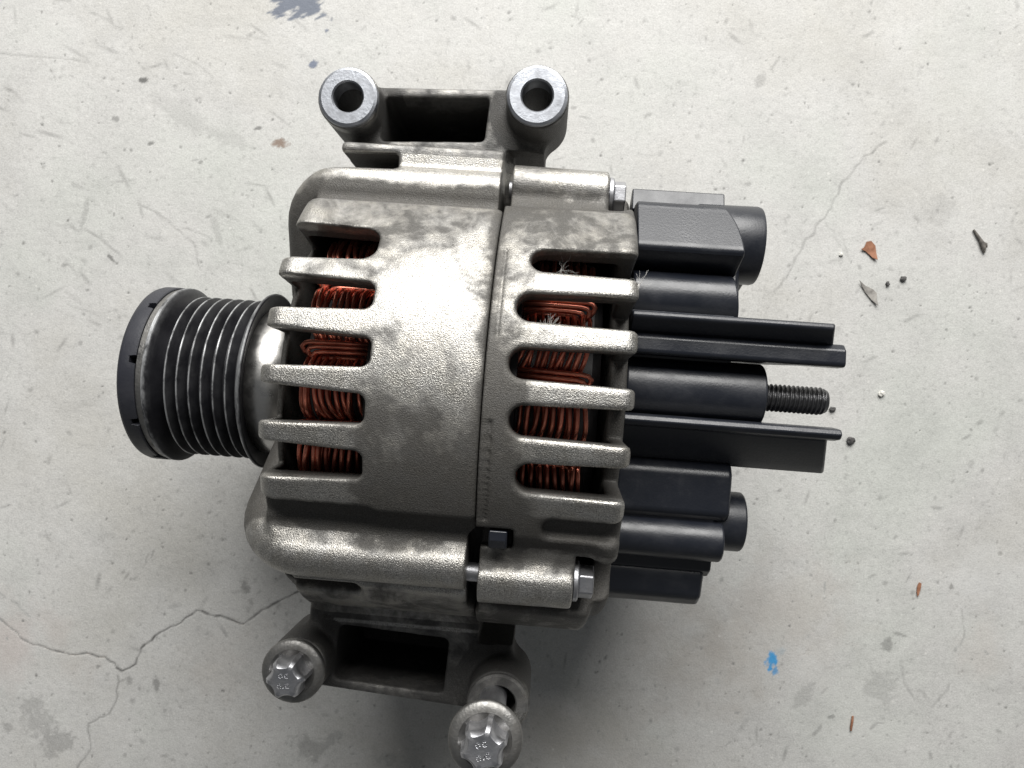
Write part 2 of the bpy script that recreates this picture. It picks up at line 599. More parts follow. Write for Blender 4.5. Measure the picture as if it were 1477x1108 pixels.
    # named marks seen in the photograph
    for px, py, rx, ry, an, s in [(210, 116, 2.2, 1.4, .2, .85), (168, 172, 1.7, 1.7, 0, .5), (218, 207, 1.4, .9, .3, .65), (372, 185, 2.4, 1.1, .2, .7), (160, 372, .8, 2.2, .6, .7), (95, 382, 1.6, 1.2, 0, .45), (290, 234, 1, 1, 0, .5),
                                  (98, 318, .8, .8, 0, .7), (225, 985, 1.5, 3.8, .15, .5), (187, 984, 2.0, 2.2, 0, .36), (143, 962, 1.3, 1, 0, .5), (57, 1040, 8, 6, .3, .24), (82, 1070, 8, 6, .2, .34), (48, 1015, 5, 4, .9, .26), (12, 1050, 3, 3, 0, .3),
                                  (354, 845, 2.2, 3.6, .4, .45), (362, 868, 1.4, 1.6, 0, .3), (268, 851, 1, 1, 0, .5), (312, 330, 1.6, 9, .35, .22), (122, 310, 1.4, 7, -.2, .24), (1098, 115, 2, 4, -.5, .28), (1080, 266, 2, 1, .2, .3), (1358, 302, 8, 7, 0, .14),
                                  (1373, 846, 1.3, 1.6, 0, .5), (1220, 660, .9, .9, 0, .3), (1365, 476, .9, .9, 0, .5), (1401, 620, .9, 1.1, 0, .55), (1418, 678, 1, 1.4, 0, .3), (1400, 670, 1.4, 2, .4, .22), (1280, 930, 3.6, 3.2, .4, .4), (1270, 990, 9, 7, .6, .17), (1302, 916, 4.5, .9, -.3, .4),
                                  (445, 1080, 5, 7, .5, .33), (476, 1070, 7, 2.5, .7, .28), (430, 920, 5, 7, .5, .22), (1162, 1000, 7, 3.5, .9, .2), (1200, 1034, 3, .8, .1, .4), (560, 1095, 6, 3, 0, .2), (255, 160, 16, 5, -.55, .13), (275, 175, 9, 3, -.5, .16), (330, 200, 14, 3, -.4, .12), (238, 1090, 1.6, 1, .2, .3)]:
        blob(px, py, rx, ry, an, s, int(px * 7 + py), mark)
    blob(1113, 953, 2.7, 4.6, -.25, .95, 3, c=(.045, .30, .62), feather=.5, freq=.9)
    blob(1119, 968, 1.7, 2.5, .3, .75, 4, c=(.045, .27, .56), feather=.5, freq=.9)
    blob(1128, 940, 4, 1.6, .5, .22, 5, c=(.12, .26, .36), feather=.8)
    blob(405, 206, 4.2, 2.4, -.1, .8, 6, c=(.17, .105, .070), feather=.5, freq=.9)
    # dark slate paint stroke at the far edge, with streaky ends
    sl = window(*[fl(380, 0)[0], fl(480, 0)[0]], fl(0, 34)[1], fl(0, -20)[1])
    px = X[sl] * KF + 739
    py = 554 - Y[sl] * KF
    st = fbm((px - py * .9) * .05 + 9, (px * .5 + py) * .16 + 3, 77, 3)
    d = np.maximum(np.abs(px - 428 - py * .15) / 40, (py + 6) / 30)
    k = .85 * np.clip((1.05 + (st - .5) * 1.7 - d) / .3, 0, 1)
    m = k > alp[sl]
    alp[sl] = np.where(m, k, alp[sl]); col[sl] = np.where(m[..., None], np.array((.085, .105, .15), np.float32), col[sl])
    blob(453, 93, 2.0, 1.8, .5, .85, 8, c=(.10, .125, .19), feather=.4)
    blob(472, 44, 1.5, 1.0, .2, .8, 9, c=(.10, .12, .18), feather=.4)
    # reddish, greenish, pale and darker brown patches
    for px, py, rx, ry, an, s, c in [(10, 930, 14, 22, 0, .35, (.44, .36, .335)), (75, 905, 12, 10, .4, .25, (.45, .375, .34)), (120, 960, 12, 8, 0, .22, (.45, .38, .33)), (330, 960, 22, 20, .5, .2, (.40, .35, .31)),
                                     (1130, 890, 40, 28, .6, .30, (.42, .375, .33)), (1010, 960, 30, 26, .3, .38, (.34, .30, .26)), (1420, 940, 14, 16, 0, .2, (.46, .40, .36)), (1240, 1060, 30, 20, 0, .28, (.56, .57, .54)), (1410, 830, 20, 16, .3, .25, (.56, .57, .57)),
                                     (1175, 960, 6, 16, .5, .3, (.56, .55, .52)), (860, 1060, 40, 26, 0, .28, (.35, .32, .27)), (1390, 100, 30, 50, 0, .18, (.45, .465, .42)), (560, 1070, 40, 16, 0, .2, (.36, .34, .29))]:
        blob(px, py, rx, ry, an, s, int(px * 3 + py), c=c, feather=1.0, freq=.12)
    # pale aggregate grains
    for k in range(500):
        x, y = r.uniform(-224, 224), r.uniform(-170, 170)
        sl = window(x - 2, x + 2, y - 2, y + 2)
        if X[sl].size == 0:
            continue
        d = np.hypot(X[sl] - x, Y[sl] - y)
        k_ = r.uniform(.2, .75) * np.clip(1.4 - d / r.uniform(.35, .6), 0, 1)
        mm_ = k_ > alp[sl]
        alp[sl] = np.where(mm_, k_, alp[sl]); col[sl] = np.where(mm_[..., None], np.array((.66, .65, .62), np.float32), col[sl])

    mk_tot = np.maximum(mark, crack * .92)
    use = mk_tot > alp
    col = np.where(use[..., None], np.array((.085, .083, .080), np.float32), col)
    alp = np.where(use, mk_tot, alp)
    Z = (fbm(X / 60 + 3, Y / 60 + 3, 21, 3) - .5) * .5 + (fbm(X / 6 + 3, Y / 6 + 3, 31, 3) - .5) * .12 - crack * .22 - pit * .25
    edge = np.clip(np.minimum(226 - np.abs(X), 172 - np.abs(Y)) / 12, 0, 1)
    Z *= edge
    V = np.stack([X, Y, Z], -1).reshape(-1, 3)
    idx = np.arange(nx * ny).reshape(nx, ny)
    Q = np.stack([idx[:-1, :-1], idx[1:, :-1], idx[1:, 1:], idx[:-1, 1:]], -1).reshape(-1, 4)
    # the same sheet carried on outwards
    B = 30000.0
    x0, x1, y0, y1 = xs[0], xs[-1], ys[0], ys[-1]
    ring = np.concatenate([idx[:, 0], idx[-1, 1:], idx[-2::-1, -1], idx[0, -2:0:-1]])
    k0 = len(V)
    RV = V[ring]
    OV = [RV * np.array([s, s, 0]) for s in (1.3, 2.2, 5, 20, 100)]
    V = np.concatenate([V] + OV)
    prev = ring
    n = len(ring)
    qs = [Q]
    for k in range(len(OV)):
        cur = k0 + k * n + np.arange(n)
        qs.append(np.stack([prev, cur, np.roll(cur, -1), np.roll(prev, -1)], 1))
        prev = cur
    Q = np.concatenate(qs)
    C = np.concatenate([col.reshape(-1, 3), alp.reshape(-1, 1)], 1)
    C = np.concatenate([C, np.zeros((len(OV) * n, 4), np.float32)])
    o = mk('concrete_floor', V, Q, M_FLOOR, attrs={'stain': ('FLOAT_COLOR', C)})
    o['kind'] = 'structure'
    o['label'] = 'pale worn concrete floor with cracks, scuffs and paint marks'
    return o
build_floor()

# ------------------------------------------------------------------ alternator
TILT = Matrix.Rotation(rad(-4.2), 3, 'Z') @ Matrix.Rotation(rad(-2.5), 3, 'Y')
AXIS0 = Vector((0, -21 * 238 / 1085, AXIS_H))
alt = bpy.data.objects.new('alternator', None)
COL.objects.link(alt)
alt.rotation_euler = TILT.to_euler()
BASE = AXIS0 - TILT @ Vector((0, 0, AXIS_H))
alt.location = BASE * MM
alt['label'] = 'car alternator with ribbed cast aluminium body, grooved black pulley and black plastic rear cover'
alt['category'] = 'alternator'
UP = (0, 0, AXIS_H)      # part meshes are written about the axis, lifted to it

def part(name, vf, mat, parent=alt, **kw):
    return mk(name, vf[0], vf[1], mat, parent, offset=UP if parent is alt else (0, 0, 0), **kw)

RIBS = (-22.2, -9.7, 2.6, 15.0, 28.2)
H = .5

def ring_pt(u, th, R):
    return (u, R * math.sin(rad(th)), R * math.cos(rad(th)))

def angd(T, c):
    return (T - c + 180) % 360 - 180

EARS = {'TL': (-52.3, 83.3, 24.0), 'TR': (2.0, 85.6, 27.0), 'BL': (-56.0, -82.2, 22.5), 'BR': (3.4, -85.8, 25.0)}

def front_field():
    U, V, W, org = grid((-71, 13), (-103, 103), (-74, 74), H)
    r = np.sqrt(V * V + W * W)
    T = np.degrees(np.arctan2(V, W)).astype(np.float32)
    # barrel, with a slight flat waviness of a sand casting
    R0 = 64 + .18 * np.sin(rad(1) * T * 7)
    f = box2(U + 30, r - R0 + 40, 28.0, 40, 4.5)
    # seat for the bracket on top and thicker wall below
    pad = box3(U + 29.5, V - 62, W - 11, 24, 9, 13, 1.5)
    f = smin(f, pad, 3)
    low = box2(U + 28, r - 57.6, 25, 9.5, 2.0)
    low = smax(low, np.abs(angd(T, -58)) * 1.16 - 11.5, 2)
    f = smin(f, low, 1.5)
    # through-bolt beads that wrap round the nose
    for th, Rb, rb in ((68.5, 62.5, 6.2), (-42, 62.5, 6.6), (193, 62, 6.5)):
        un = -50.5 if th > 0 else -48.8
        pts = [ring_pt(-2, th, Rb), ring_pt(un, th, Rb)] + [ring_pt(un - 12 * math.sin(rad(q)), th, Rb - 12 + 12 * math.cos(rad(q))) for q in (11, 22, 34, 45, 56, 68, 79, 90)] + [ring_pt(un - 12, th, 30)]
        b = None
        for p, q in zip(pts[:-1], pts[1:]):
            c = capsule(U, V, W, p, q, rb)
            b = c if b is None else np.minimum(b, c)
        f = smin(f, b, 1.3)
    hub = box2(U + 60, r, 7.5, 21, 2)
    f = smin(f, hub, 3)
    f = smin(f, box3(U + 56.5, V - 58, W - 8, 2.5, 7.5, 13, 1.5), 2)
    # bracket: web plates and bosses
    for s in (1, -1):
        a, b = ('TL', 'TR') if s > 0 else ('BL', 'BR')
        wt = 14 if s > 0 else 12
        vi, vo = (60, 91.5) if s > 0 else (-58, -92.5)
        sl = .045 if s > 0 else -.075
        vc, vh = (vi + vo) / 2, abs(vo - vi) / 2
        pl = box3(U + 26, V - vc - (U + 28) * sl * .8, W - (wt - 20), 26 , vh, 20, 1.2)
        for nme in (a, b):
            cu, cv, cw = EARS[nme]
            d = np.sqrt((U - cu) ** 2 + (V - cv) ** 2)
            bs = smax(d - 9.0, np.abs(W - (cw - 13)) - 13, .8)
            web = box3(U - cu * .93 + (.5 if cu < 0 else 1.0), V - cv * .86, W - (wt - 17), 4.0, 13, 16, 1.5)
            pl = smin(smin(pl, bs, 1.5), web, 3)
        # window in the web, closed by a floor plate added to keep it dark
        if s > 0:
            win = smax(box2(U + 28.6 - (V - 82) * .06, V - 82 - (U + 28) * .05, 15.6, 6.6, 1.4), -25 - W, .5)
        else:
            win = smax(box2(U + 30.2 - (V + 81) * .04, V + 81 + (U + 30) * .045, 16.8, 8.3, 1.8), -25 - W, .5)
        pl = smax(pl, -win, .7)
        f = smin(f, pl, 1.2)
        for nme in (a, b):
            cu, cv, cw = EARS[nme]
            d = np.sqrt((U - cu) ** 2 + (V - cv) ** 2)
            f = smax(f, (5.4 if nme == 'BR' else 4.7) - d + 0 * W, .4)
    # creases that set the beads off from the barrel
    for th, Rc, rc_ in ((57.6, 64.8, 5.6), (-31.4, 65.6, 5.4)):
        f = smax(f, -capsule(U, V, W, ring_pt(-70, th, Rc), ring_pt(0, th, Rc), rc_), 1.3)
    # slot between bead and bracket seat
    g1 = box3(U + 51, V - 65.4 - (U + 50) * .03, W - 18, 14.5, 2.6, 26, 1.2)
    f = smax(f, -g1, 1.0)
    g2 = smax(box2(angd(T, -51.6) * 1.13 + 0 * r, U + 52, 2.6, 17.5, 1.6), 57 - r, 1)
    f = smax(f, -g2, 1.4)
    # bore
    cav = box2(U + 20.6, r, 35.6, 55.5, 1.0)
    f = smax(f, -cav, .8)
    # cooling slots
    ends = {-16.0: -31.8, -3.55: -31.6, 8.8: -31.3, 21.6: -32.4, 35.9: -34.0}
    for c, ue in ends.items():
        hw = 3.85 if c < 30 else 5.5
        a = .30 * angd(T, c) * (62 * math.pi / 180) + .70 * (V - 63 * math.sin(rad(c))) / math.cos(rad(c)) + 1e3 * (W < 0)
        hwd = hw - .35 +   .042 * np.clip(ue - U, 0, 26) + (64 - r) * .02
        sb = box2(U - (ue - 30), a / hwd * hw, 30, hw, 2.2 if c < 30 else 4.0)
        sb = smax(sb, 48.6 - r, .6)
        if c > 30:
            sb = smax(sb, -58.2 - U, .8)
        f = smax(f, -sb, .8)
    rec = box2(U + 54, angd(T, -29.0) * 1.1, 25, 3.2, 2.5)
    rec = smax(rec, 59.5 - r, 1.2)
    f = smax(f, -rec, 1.6)
    # split face towards the rear housing; the bolt lugs stop a little short
    lug = np.minimum(np.abs(angd(T, 70)), np.abs(angd(T, -45)))
    cut = -4.45 - 1.9 * np.clip((13 - lug) / 2, 0, 1)
    near_body = (np.abs(V) < 74)
    f = np.where(near_body, smax(f, U - cut, .5), f)
    return f.astype(np.float32), org

def rear_field():
    U, V, W, org = grid((-5.5, 36), (-76, 76), (-74, 74), H)
    r = np.sqrt(V * V + W * W)
    T = np.degrees(np.arctan2(V, W)).astype(np.float32)
    f = box2(U - 6, r - 23.6, 25.3, 40, 3.2)
    low = smax(box2(U - 10, r - 58, 16.5, 10, 3), np.abs(angd(T, -62)) * 1.16 - 9.5, 2)
    f = smin(f, low, 2)
    for th, Rb, rb, ue in ((70.5, 64.0, 6.9, 24.3), (-45.5, 62.5, 7.3, 21.0), (193, 62, 6.5, 22)):
        p = ring_pt(0, th, Rb)
        t = np.sqrt((V - p[1]) ** 2 + (W - p[2]) ** 2) - rb + (U - 4) * .012
        t = smax(t, U - ue, 1.0)
        f = smin(f, t, 2.0)
        # flat seat and relief for the bolt head
        rel = smax(np.sqrt((V - p[1]) ** 2 + (W - p[2]) ** 2) - rb - 1.5, ue - .05 - U, .4)
        f = smax(f, -rel, 1.0)
    for th, Rc, rc_ in ((60.2, 66.0, 4.8), (-35.2, 66.6, 4.6)):
        f = smax(f, -capsule(U, V, W, ring_pt(-10, th, Rc), ring_pt(23 if th < 0 else 27, th, Rc), rc_), 2.2)
    cav = box2(U - 2, r, 24.5, 55.5, 1.5)
    f = smax(f, -cav, .8)
    ends = {-16.0: 4.6, -3.55: 2.2, 8.8: 1.2, 21.6: 1.9, 34.3: 4.4}
    for c, ue in ends.items():
        hw = 3.75 if c < 30 else 3.6
        a = .30 * angd(T, c) * (62 * math.pi / 180) + .70 * (V - 63 * math.sin(rad(c))) / math.cos(rad(c)) + 1e3 * (W < 0)
        hwd = hw - .2 + .022 * np.clip(U - ue, 0, 26) + (64 - r) * .03
        sb = box2(U - (ue + 40), a / hwd * hw, 40, hw, hw * .96)
        sb = smax(sb, 43.0 - r, .6)
        f = smax(f, -sb, 1.4)
    rec = box2(U - 42, angd(T, -28.5) * 1.1, 30, 2.9, 2.5)
    rec = smax(rec, 60.6 - r, 1.2)
    f = smax(f, -rec, 2.0)
    # pocket for the clip near the lower lug
    pk = smax(box2(U + .5, V + 33.5, 5.5, 2.9, .5), 46 - W, .4)
    f = smax(f, -pk, .5)
    # lip and groove beside the split line
    for a0, a1 in ((14, 37), (-27, -4)):
        gg = smax(box2(U + 2.0, r - 64, .45, 1.0, .1), np.abs(angd(T, (a0 + a1) / 2)) * 1.1 - (a1 - a0) / 2 * 1.1, .3)
        f = smax(f, -gg, .3)
        st = smax(box2(U + 4.1, r - 64, 1.9, .5, .1), np.abs(angd(T, (a0 + a1) / 2)) * 1.1 - (a1 - a0) / 2 * 1.1, .3)
        f = smax(f, -st, .3)
    lug = np.minimum(np.abs(angd(T, 70)), np.abs(angd(T, -45)))
    cut = -4.2 + 1.0 * np.clip((13 - lug) / 2, 0, 1)
    f = smax(f, cut - U, .4)
    return f.astype(np.float32), org

def split_casting(field, front):
    F, org = field()
    V, Q = surface_nets(F, org, H)
    del F
    N = vert_normals(V, Q)
    c = V[Q].mean(1)
    rr = np.hypot(c[:, 1], c[:, 2])
    th = np.degrees(np.arctan2(c[:, 1], c[:, 2]))
    vr = np.hypot(V[:, 1], V[:, 2]); vt = np.degrees(np.arctan2(V[:, 1], V[:, 2]))
    # oil film: more on the flank the engine faced, round the split line and in an old drip patch; painted shade in hollows follows
    g = .05 + .42 * np.clip((-vt - 12) / 30, 0, 1) * (vt > -35) * (vr > 59)
    g += .75 * np.exp(-((V[:, 0] + 13) / 10) ** 2 - ((vt + 20) / 8) ** 2)
    g += .50 * np.clip((-47 - vt) / 4, 0, 1) * (vt > -120) * (V[:, 1] > -70)
    g += (.28 * np.clip((18 - vt) / 12, 0, 1) * np.clip((11 - V[:, 0]) / 8, 0, 1) * (vt > -40)) if not front else 0
    g += .30 * np.exp(-((V[:, 0] + 4.5) / 2.2) ** 2)
    g -= .35 * np.exp(-((V[:, 0] + 16) / 16) ** 2 - ((vt - 22) / 15) ** 2)
    g += .9 * np.clip((60.5 - vr) / 4, 0, 1)  # slot walls and inner bore: soot plus painted-in shade
    for nme, (cu, cv, cw) in EARS.items():
        d = np.hypot(V[:, 0] - cu, V[:, 1] - cv)
        g += (.8 * (d < 5.6) + .55 * (d < 14) * np.clip((cw - 1.5 - V[:, 2]) / 5, 0, 1)) * (np.abs(V[:, 1]) > 66)  # bores painted dark as if in shade; boss sides oily
    if front:
        g += .9 * (np.abs(V[:, 1] - 65.6) < 3.2) * (V[:, 0] < -36) * (V[:, 2] < 22)  # shade painted into the slot beside the bracket seat
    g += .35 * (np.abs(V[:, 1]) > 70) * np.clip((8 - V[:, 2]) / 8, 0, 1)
    g += 1.0 * np.exp(-((vt - 60) / 3.0) ** 2) + .9 * np.exp(-((vt + 30.5) / 2.8) ** 2)  # bead creases painted dark to stand for their shade
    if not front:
        g += 1.0 * (V[:, 0] > 21) * (vr < 58.5)  # recessed rear plate between the ribs coloured darker
    # rubbed bright on everything that stands proud
    g -= .45 * np.clip((vr - 64.6) / 2.0, 0, 1) * (vr < 72)
    for a in RIBS:
        g -= .30 * np.clip((3.4 - np.abs(vt - a)) / 1.2, 0, 1) * (vr > 61) * np.clip((((-31 - V[:, 0]) if front else (V[:, 0] - 3)) / 9), 0, 1)
    lab = np.zeros(len(Q), np.int8)
    if front:
        ear = np.abs(c[:, 1]) > 68.4
        lab[ear & (c[:, 1] > 0)] = 20
        lab[ear & (c[:, 1] < 0)] = 21
        ribz = (c[:, 0] < -33.2) & (rr > 49.6) & (c[:, 0] > -60)
    else:
        ribz = (c[:, 0] > 5.5) & (rr > 48.5)
    for k, a in enumerate(RIBS):
        lab[ribz & (lab == 0) & (np.abs(th - a) < (4.2 if a > -20 else 3.6))] = 1 + k
    for k, (a, w_) in enumerate(((69.5, 8.5), (-43.5, 8.0))):
        lab[(lab == 0) & (rr > 59.5) & (np.abs(th - a) < w_) & (rr < 73)] = 10 + k
    return V, Q, N, lab, g.astype(np.float32)

V, Q, N, lab, g = split_casting(front_field, True)
fh = sub_mesh('front_housing', V, Q, N, lab == 0, M_CAST, alt, g)
fh.location = Vector(UP) * MM
for k in range(5):
    sub_mesh('cooling_rib', V, Q, N, lab == 1 + k, M_CAST, fh, g)
for k in range(2):
    sub_mesh('bolt_tube', V, Q, N, lab == 10 + k, M_CAST, fh, g)
ears = []
for k in range(2):
    e = sub_mesh('mounting_bracket', V, Q, N, lab == 20 + k, M_EAR, alt, g + (.10 if k else .0))
    e.location = Vector(UP) * MM
    ears.append(e)
ears[0]['label'] = 'upper mounting bracket with two empty bushed holes'
ears[1]['label'] = 'lower oily mounting bracket holding two bolts'
V, Q, N, lab, g = split_casting(rear_field, False)
rh = sub_mesh('rear_housing', V, Q, N, lab == 0, M_CAST, alt, g + .10)
rh.location = Vector(UP) * MM
for k in range(5):
    sub_mesh('cooling_rib', V, Q, N, lab == 1 + k, M_CAST, rh, g)
for k in range(2):
    sub_mesh('bolt_tube', V, Q, N, lab == 10 + k, M_CAST, rh, g + .08)
del V, Q, N, lab, g

# bright bushings in the bracket bosses
for nme, par in (('TL', ears[0]), ('TR', ears[0]), ('BL', ears[1]), ('BR', ears[1])):
    cu, cv, cw = EARS[nme]
    ro = 8.55
    ri = 5.0 if nme == 'BR' else 4.35
    prof = [(-5, ri), (.35, ri), (.8, ri + .4), (.8, 7.7), (.45, ro - .1), (-.1, ro + .1), (-1.5, ro + .1), (-1.5, ri + .85), (-5, ri + .85)]
    vf = lathe([(s + cw, rr_) for s, rr_ in prof], 'w', (cu, cv, 0), 64, closed=True)
    o = part('bushing', vf, M_STEEL if nme[0] == 'T' else M_EAR, par, sharp=25)  # lower pair in dark oily metal, which also stands in for shade
    fix_normals(o)

# through bolts with hexagon heads
def hex_prof(af, n=6):
    R = af / math.sqrt(3)
    return [(R * math.cos(2 * math.pi * k / n), R * math.sin(2 * math.pi * k / n)) for k in range(n)]

for th, Rb, u0, ln in ((70.5, 64.0, 24.3, 4.6), (-45.5, 62.5, 21.0, 5.0)):
    p = ring_pt(u0, th, Rb)
    vf = lathe([(-28.5, 0.01), (-28.5, 2.4), (-.02, 2.4), (-.02, 5.2), (.9, 5.2), (1.2, 4.9), (1.2, 0.01)], 'u', p, 36)
    tb = part('tie_bolt', vf, M_BOLT, sharp=30)
    fix_normals(tb)
    hx = hex_prof(7.6)
    o = extrude('hex_head', [(p[1] + a, p[2] + b) for a, b in hx], u0 + 1.15, u0 + ln, M_BOLT, tb, bevel=.45)
# clip under the split
o = extrude('retaining_clip', [(-35.9, 47.0), (-35.9, 54.0), (-33.6, 55.6), (-31.2, 55.6), (-31.2, 47.0)], -.9, 3.6, M_PLASTIC, alt, bevel=.4)
o.location = Vector(UP) * MM

# ------------------------------------------------------------------ core and copper windings
vf = lathe([(-34, 55.2), (-34, 50), (-54.2, 45.5), (-54.2, 20), (-54, .01)], 'u', (0, 0, 0), 72)
vf2 = lathe([(-34.2, 55.3), (2.5, 55.3)], 'u', (0, 0, 0), 72)
core = part('stator_core', lathe([(-53.8, .01), (-53.8, 40), (-34, 44), (-34, 55.4), (3, 55.4), (3, 44), (22.0, 43), (24.4, 40), (24.4, .01)], 'u', (0, 0, 0), 90), M_CORE, sharp=40)  # narrower end drums added to block light inside the housing
fix_normals(core)
core['label'] = 'dark lacquered stator core and added light-blocking drum behind the cooling slots'

def add_wire(pts, r=.62):
    vs, fs = tube(pts, r, 7)
    mk('copper_wire', vs, fs, M_COPPER, core)

rw = random.Random(3)
def windings(u0, u1, outer, centers, nose):
    """bundles that lie round the axis side by side; both ends dive under the next bundle"""
    n = 9
    for ci, c in enumerate(centers):
        for k in range(n):
            ub = u0 + (u1 - u0) * k / (n - 1)
            sl = rw.uniform(1.5, 5.0)
            jr = rw.uniform(-.6, .5)
            jw, ph = rw.uniform(.1, .5), rw.uniform(0, 6)
            pts = []
            for j in range(17):
                x = -1 + 2 * j / 16
                th = c + 10.8 * x
                R = outer + jr - 5.4 * abs(x) ** 3.2 - (1.0 if k in (0, n - 1) else 0)
                du = nose * (sl * max(0, -x) ** 2.2 + .5 * max(0, x) ** 3)
                pts.append(ring_pt(ub + du + jw * math.sin(2.3 * x + ph), th, R))
            add_wire(pts)
        # second, deeper layer
        for k in range(n - 2):
            ub = u0 + (u1 - u0) * (k + .9) / (n - 1)
            pts = [ring_pt(ub + nose * 1.2 * x * x, c + 10.2 * x, outer - 1.7 - 4 * abs(x) ** 3) for x in [-1 + j / 6 for j in range(13)]]
            add_wire(pts, .58)
        # hair-pin loops that run lengthways between the bundles
        for k in range(4):
            t0 = c - 9.9 - 1.35 * k + rw.uniform(-.2, .2)
            R = outer - 1.6 - .55 * k + rw.uniform(-.2, .2)
            tip = (u0 - 1.0 if nose > 0 else u1 + 1.0) + nose * (k * 1.3)
            back = u1 + 4 if nose > 0 else u0 - 4
            add_wire([ring_pt(back, t0 + .7, R - 1.2), ring_pt((tip + back) / 2, t0 + .25, R), ring_pt(tip + nose * 2.4, t0, R + .1), ring_pt(tip + nose * .7, t0 - .4, R), ring_pt(tip, t0 - 1.3, R - .4), ring_pt(tip + nose * .4, t0 - 2.4, R - 1.1), ring_pt(tip + nose * 1.4, t0 - 3.2, R - 2.6)], .66)

windings(-51.0, -36.5, 52.4, (-46.0, -23.0, 0.0, 23.2, 46.5), 1)
windings(4.5, 20.5, 52.2, (-48.5, -27.0, -4.0, 19.0, 42.0), -1)

# ------------------------------------------------------------------ pulley and collar
def pulley():
    prof = [(-108.4, .01), (-108.4, 23.8), (-105.7, 25.2), (-105.6, 27.2), (-105.3, 27.6), (-104.4, 27.6), (-104.1, 27.2), (-103.3, 25.6), (-102.2, 23.0)]
    wear = [0, 0, 0, .3, .8, .6, .1, 0, 0]
    u = -102.0
    for k in range(6):
        prof += [(u + .35, 22.2), (u + .95, 22.2), (u + 2.02, 25.0), (u + 2.14, 25.25), (u + 2.46, 25.25), (u + 2.58, 25.0)]
        wear += [0, 0, .05, 1.0, 1.0, .05]
        u += 3.58
    prof += [(u + .35, 22.4), (u + .9, 22.4), (u + 2.1, 26.0), (u + 2.3, 26.3), (u + 3.2, 27.6), (u + 3.5, 27.8), (u + 4.0, 27.7), (u + 4.2, 27.2), (u + 3.2, 24.2), (u + 2.6, 18), (u + 2.6, .01)]
    wear += [0, 0, .7, .95, 1.0, .6, .1, 0, 0, 0, 0]
    n = 128
    vs, fs = lathe(prof, 'u', (0, 0, 0), n)
    w_ = np.tile(np.array(wear, np.float32), n)
    o = part('pulley', (vs, fs), M_PULLEY, sharp=28, attrs={'wear': ('FLOAT', w_)})
    fix_normals(o)
    return o
pul = pulley()
# dust cap: a ring with four shallow notches
def pulley_cap():
    n = 480
    vs, fs = [], []
    m = 8
    for k in range(n):
        a = 360.0 * k / n
        d = min(abs((a - nk + 180) % 360 - 180) for nk in (8, 47, 86, 128, 170, 212, 252, 290, 328))
        notch = 1.0 if d < 2.3 else 0.0
        ub = -107.4 - 1.9 * notch
        ro = 27.6
        ring = [(-113.2, 16.0), (-113.2, 24.6), (-113.0, 26.4), (-112.3, 27.3), (-111.4, ro), (ub - .3, ro), (ub, ro - .25), (ub, 24.0)]
        for s, r_ in ring:
            vs.append((s, r_ * math.sin(rad(a)), r_ * math.cos(rad(a))))
    for k in range(n):
        k2 = (k + 1) % n
        for j in range(m - 1):
            fs.append((k * m + j, k * m + j + 1, k2 * m + j + 1, k2 * m + j))
    fs.append([k * m for k in range(n)])
    o = part('pulley_cap', (vs, fs), M_RUBBER, pul, sharp=35)
    fix_normals(o)
pulley_cap()
o = part('pulley_rim', lathe([(-107.6, 23.5), (-107.6, 26.5), (-107.2, 27.0), (-105.55, 27.2), (-105.55, 23.5)], 'u', (0, 0, 0), 96, closed=True), M_FLANGE, pul, sharp=30)
fix_normals(o)
col_o = part('shaft_collar', lathe([(-79.0, 15), (-78.6, 21.6), (-77.0, 22.8), (-72.5, 22.9), (-68.5, 22.2), (-66.5, 20.0), (-65.0, 18.0), (-60, 18)], 'u', (0, 0, 0), 96), M_COLLAR, sharp=50)
fix_normals(col_o)

# ------------------------------------------------------------------ black plastic rear cover
def cover(name, prof, u0, u1, parent, bevel=.7, **kw):
    o = extrude(name, prof, u0, u1, M_PLASTIC, parent, bevel, **kw)
    if parent is alt:
        o.location = Vector(UP) * MM
    return o

base_prof = [(61, 4), (60, 16), (42, 24), (26, 27), (22, 23), (-2, 21), (-14, 18), (-29, 19.5), (-44, 12), (-57, 2), (-56, -14), (-44, -36), (-22, -52), (0, -57), (22, -52), (44, -38), (57, -18)]
rc = cover('rear_cover', base_prof, 31.4, 62.5, alt, 1.8)
rc['label'] = 'black moulded plastic rear cover'
cover('mounting_flange', [(64.6, 13.5), (64.6, 15.4), (58, 17.6), (56.5, 15), (60, 8)], 31.6, 58.4, rc, .4)
cover('brush_housing', [(59.0, 20), (58.6, 24.6), (57.6, 26.1)] + [(57.0 - .9 * k, 26.4 + .55 * k) for k in range(14)] + [(44.4, 33.7), (43.4, 33.2), (42.6, 31.8), (38.0, 22), (38.0, 4), (59, 4)], 32.2, lambda v, q: 53.0 + 8.0 * math.sqrt(max(0, 1 - ((max(v, 43) - 43) / 16.8) ** 2)), rc, .5)
# plug socket: hollow, open to the rear
def socket():
    c = (0, 49.8, 15.5)
    prof = [(50, 8), (50, 10.6), (51, 11.1), (67.4, 11.3), (68.3, 11.0), (68.5, 10.5), (68.4, 9.4), (67.9, 9.0), (56, 8.8), (56, .01)]
    o = part('plug_socket', lathe(prof, 'u', c, 56), M_PLASTIC, rc, sharp=35)
    fix_normals(o)
    return o
socket()
cover('socket_latch', [(41.8, 4), (41.8, 13), (39.0, 12), (37.2, 6), (37.2, -2), (41, -2)], 56.5, 66.6, rc, .5)
cover('rectifier_bulge', circle_prof(31.6, 24.6, 7.6, 28), 32.2, lambda v, q: 60.2 + .12 * (36 - v), rc, .7)
cover('bulge_step', [(27.6, 22), (27.6, 30.8), (24.6, 33.2), (23, 30), (23, 20)], 32.2, 60.2, rc, .5)
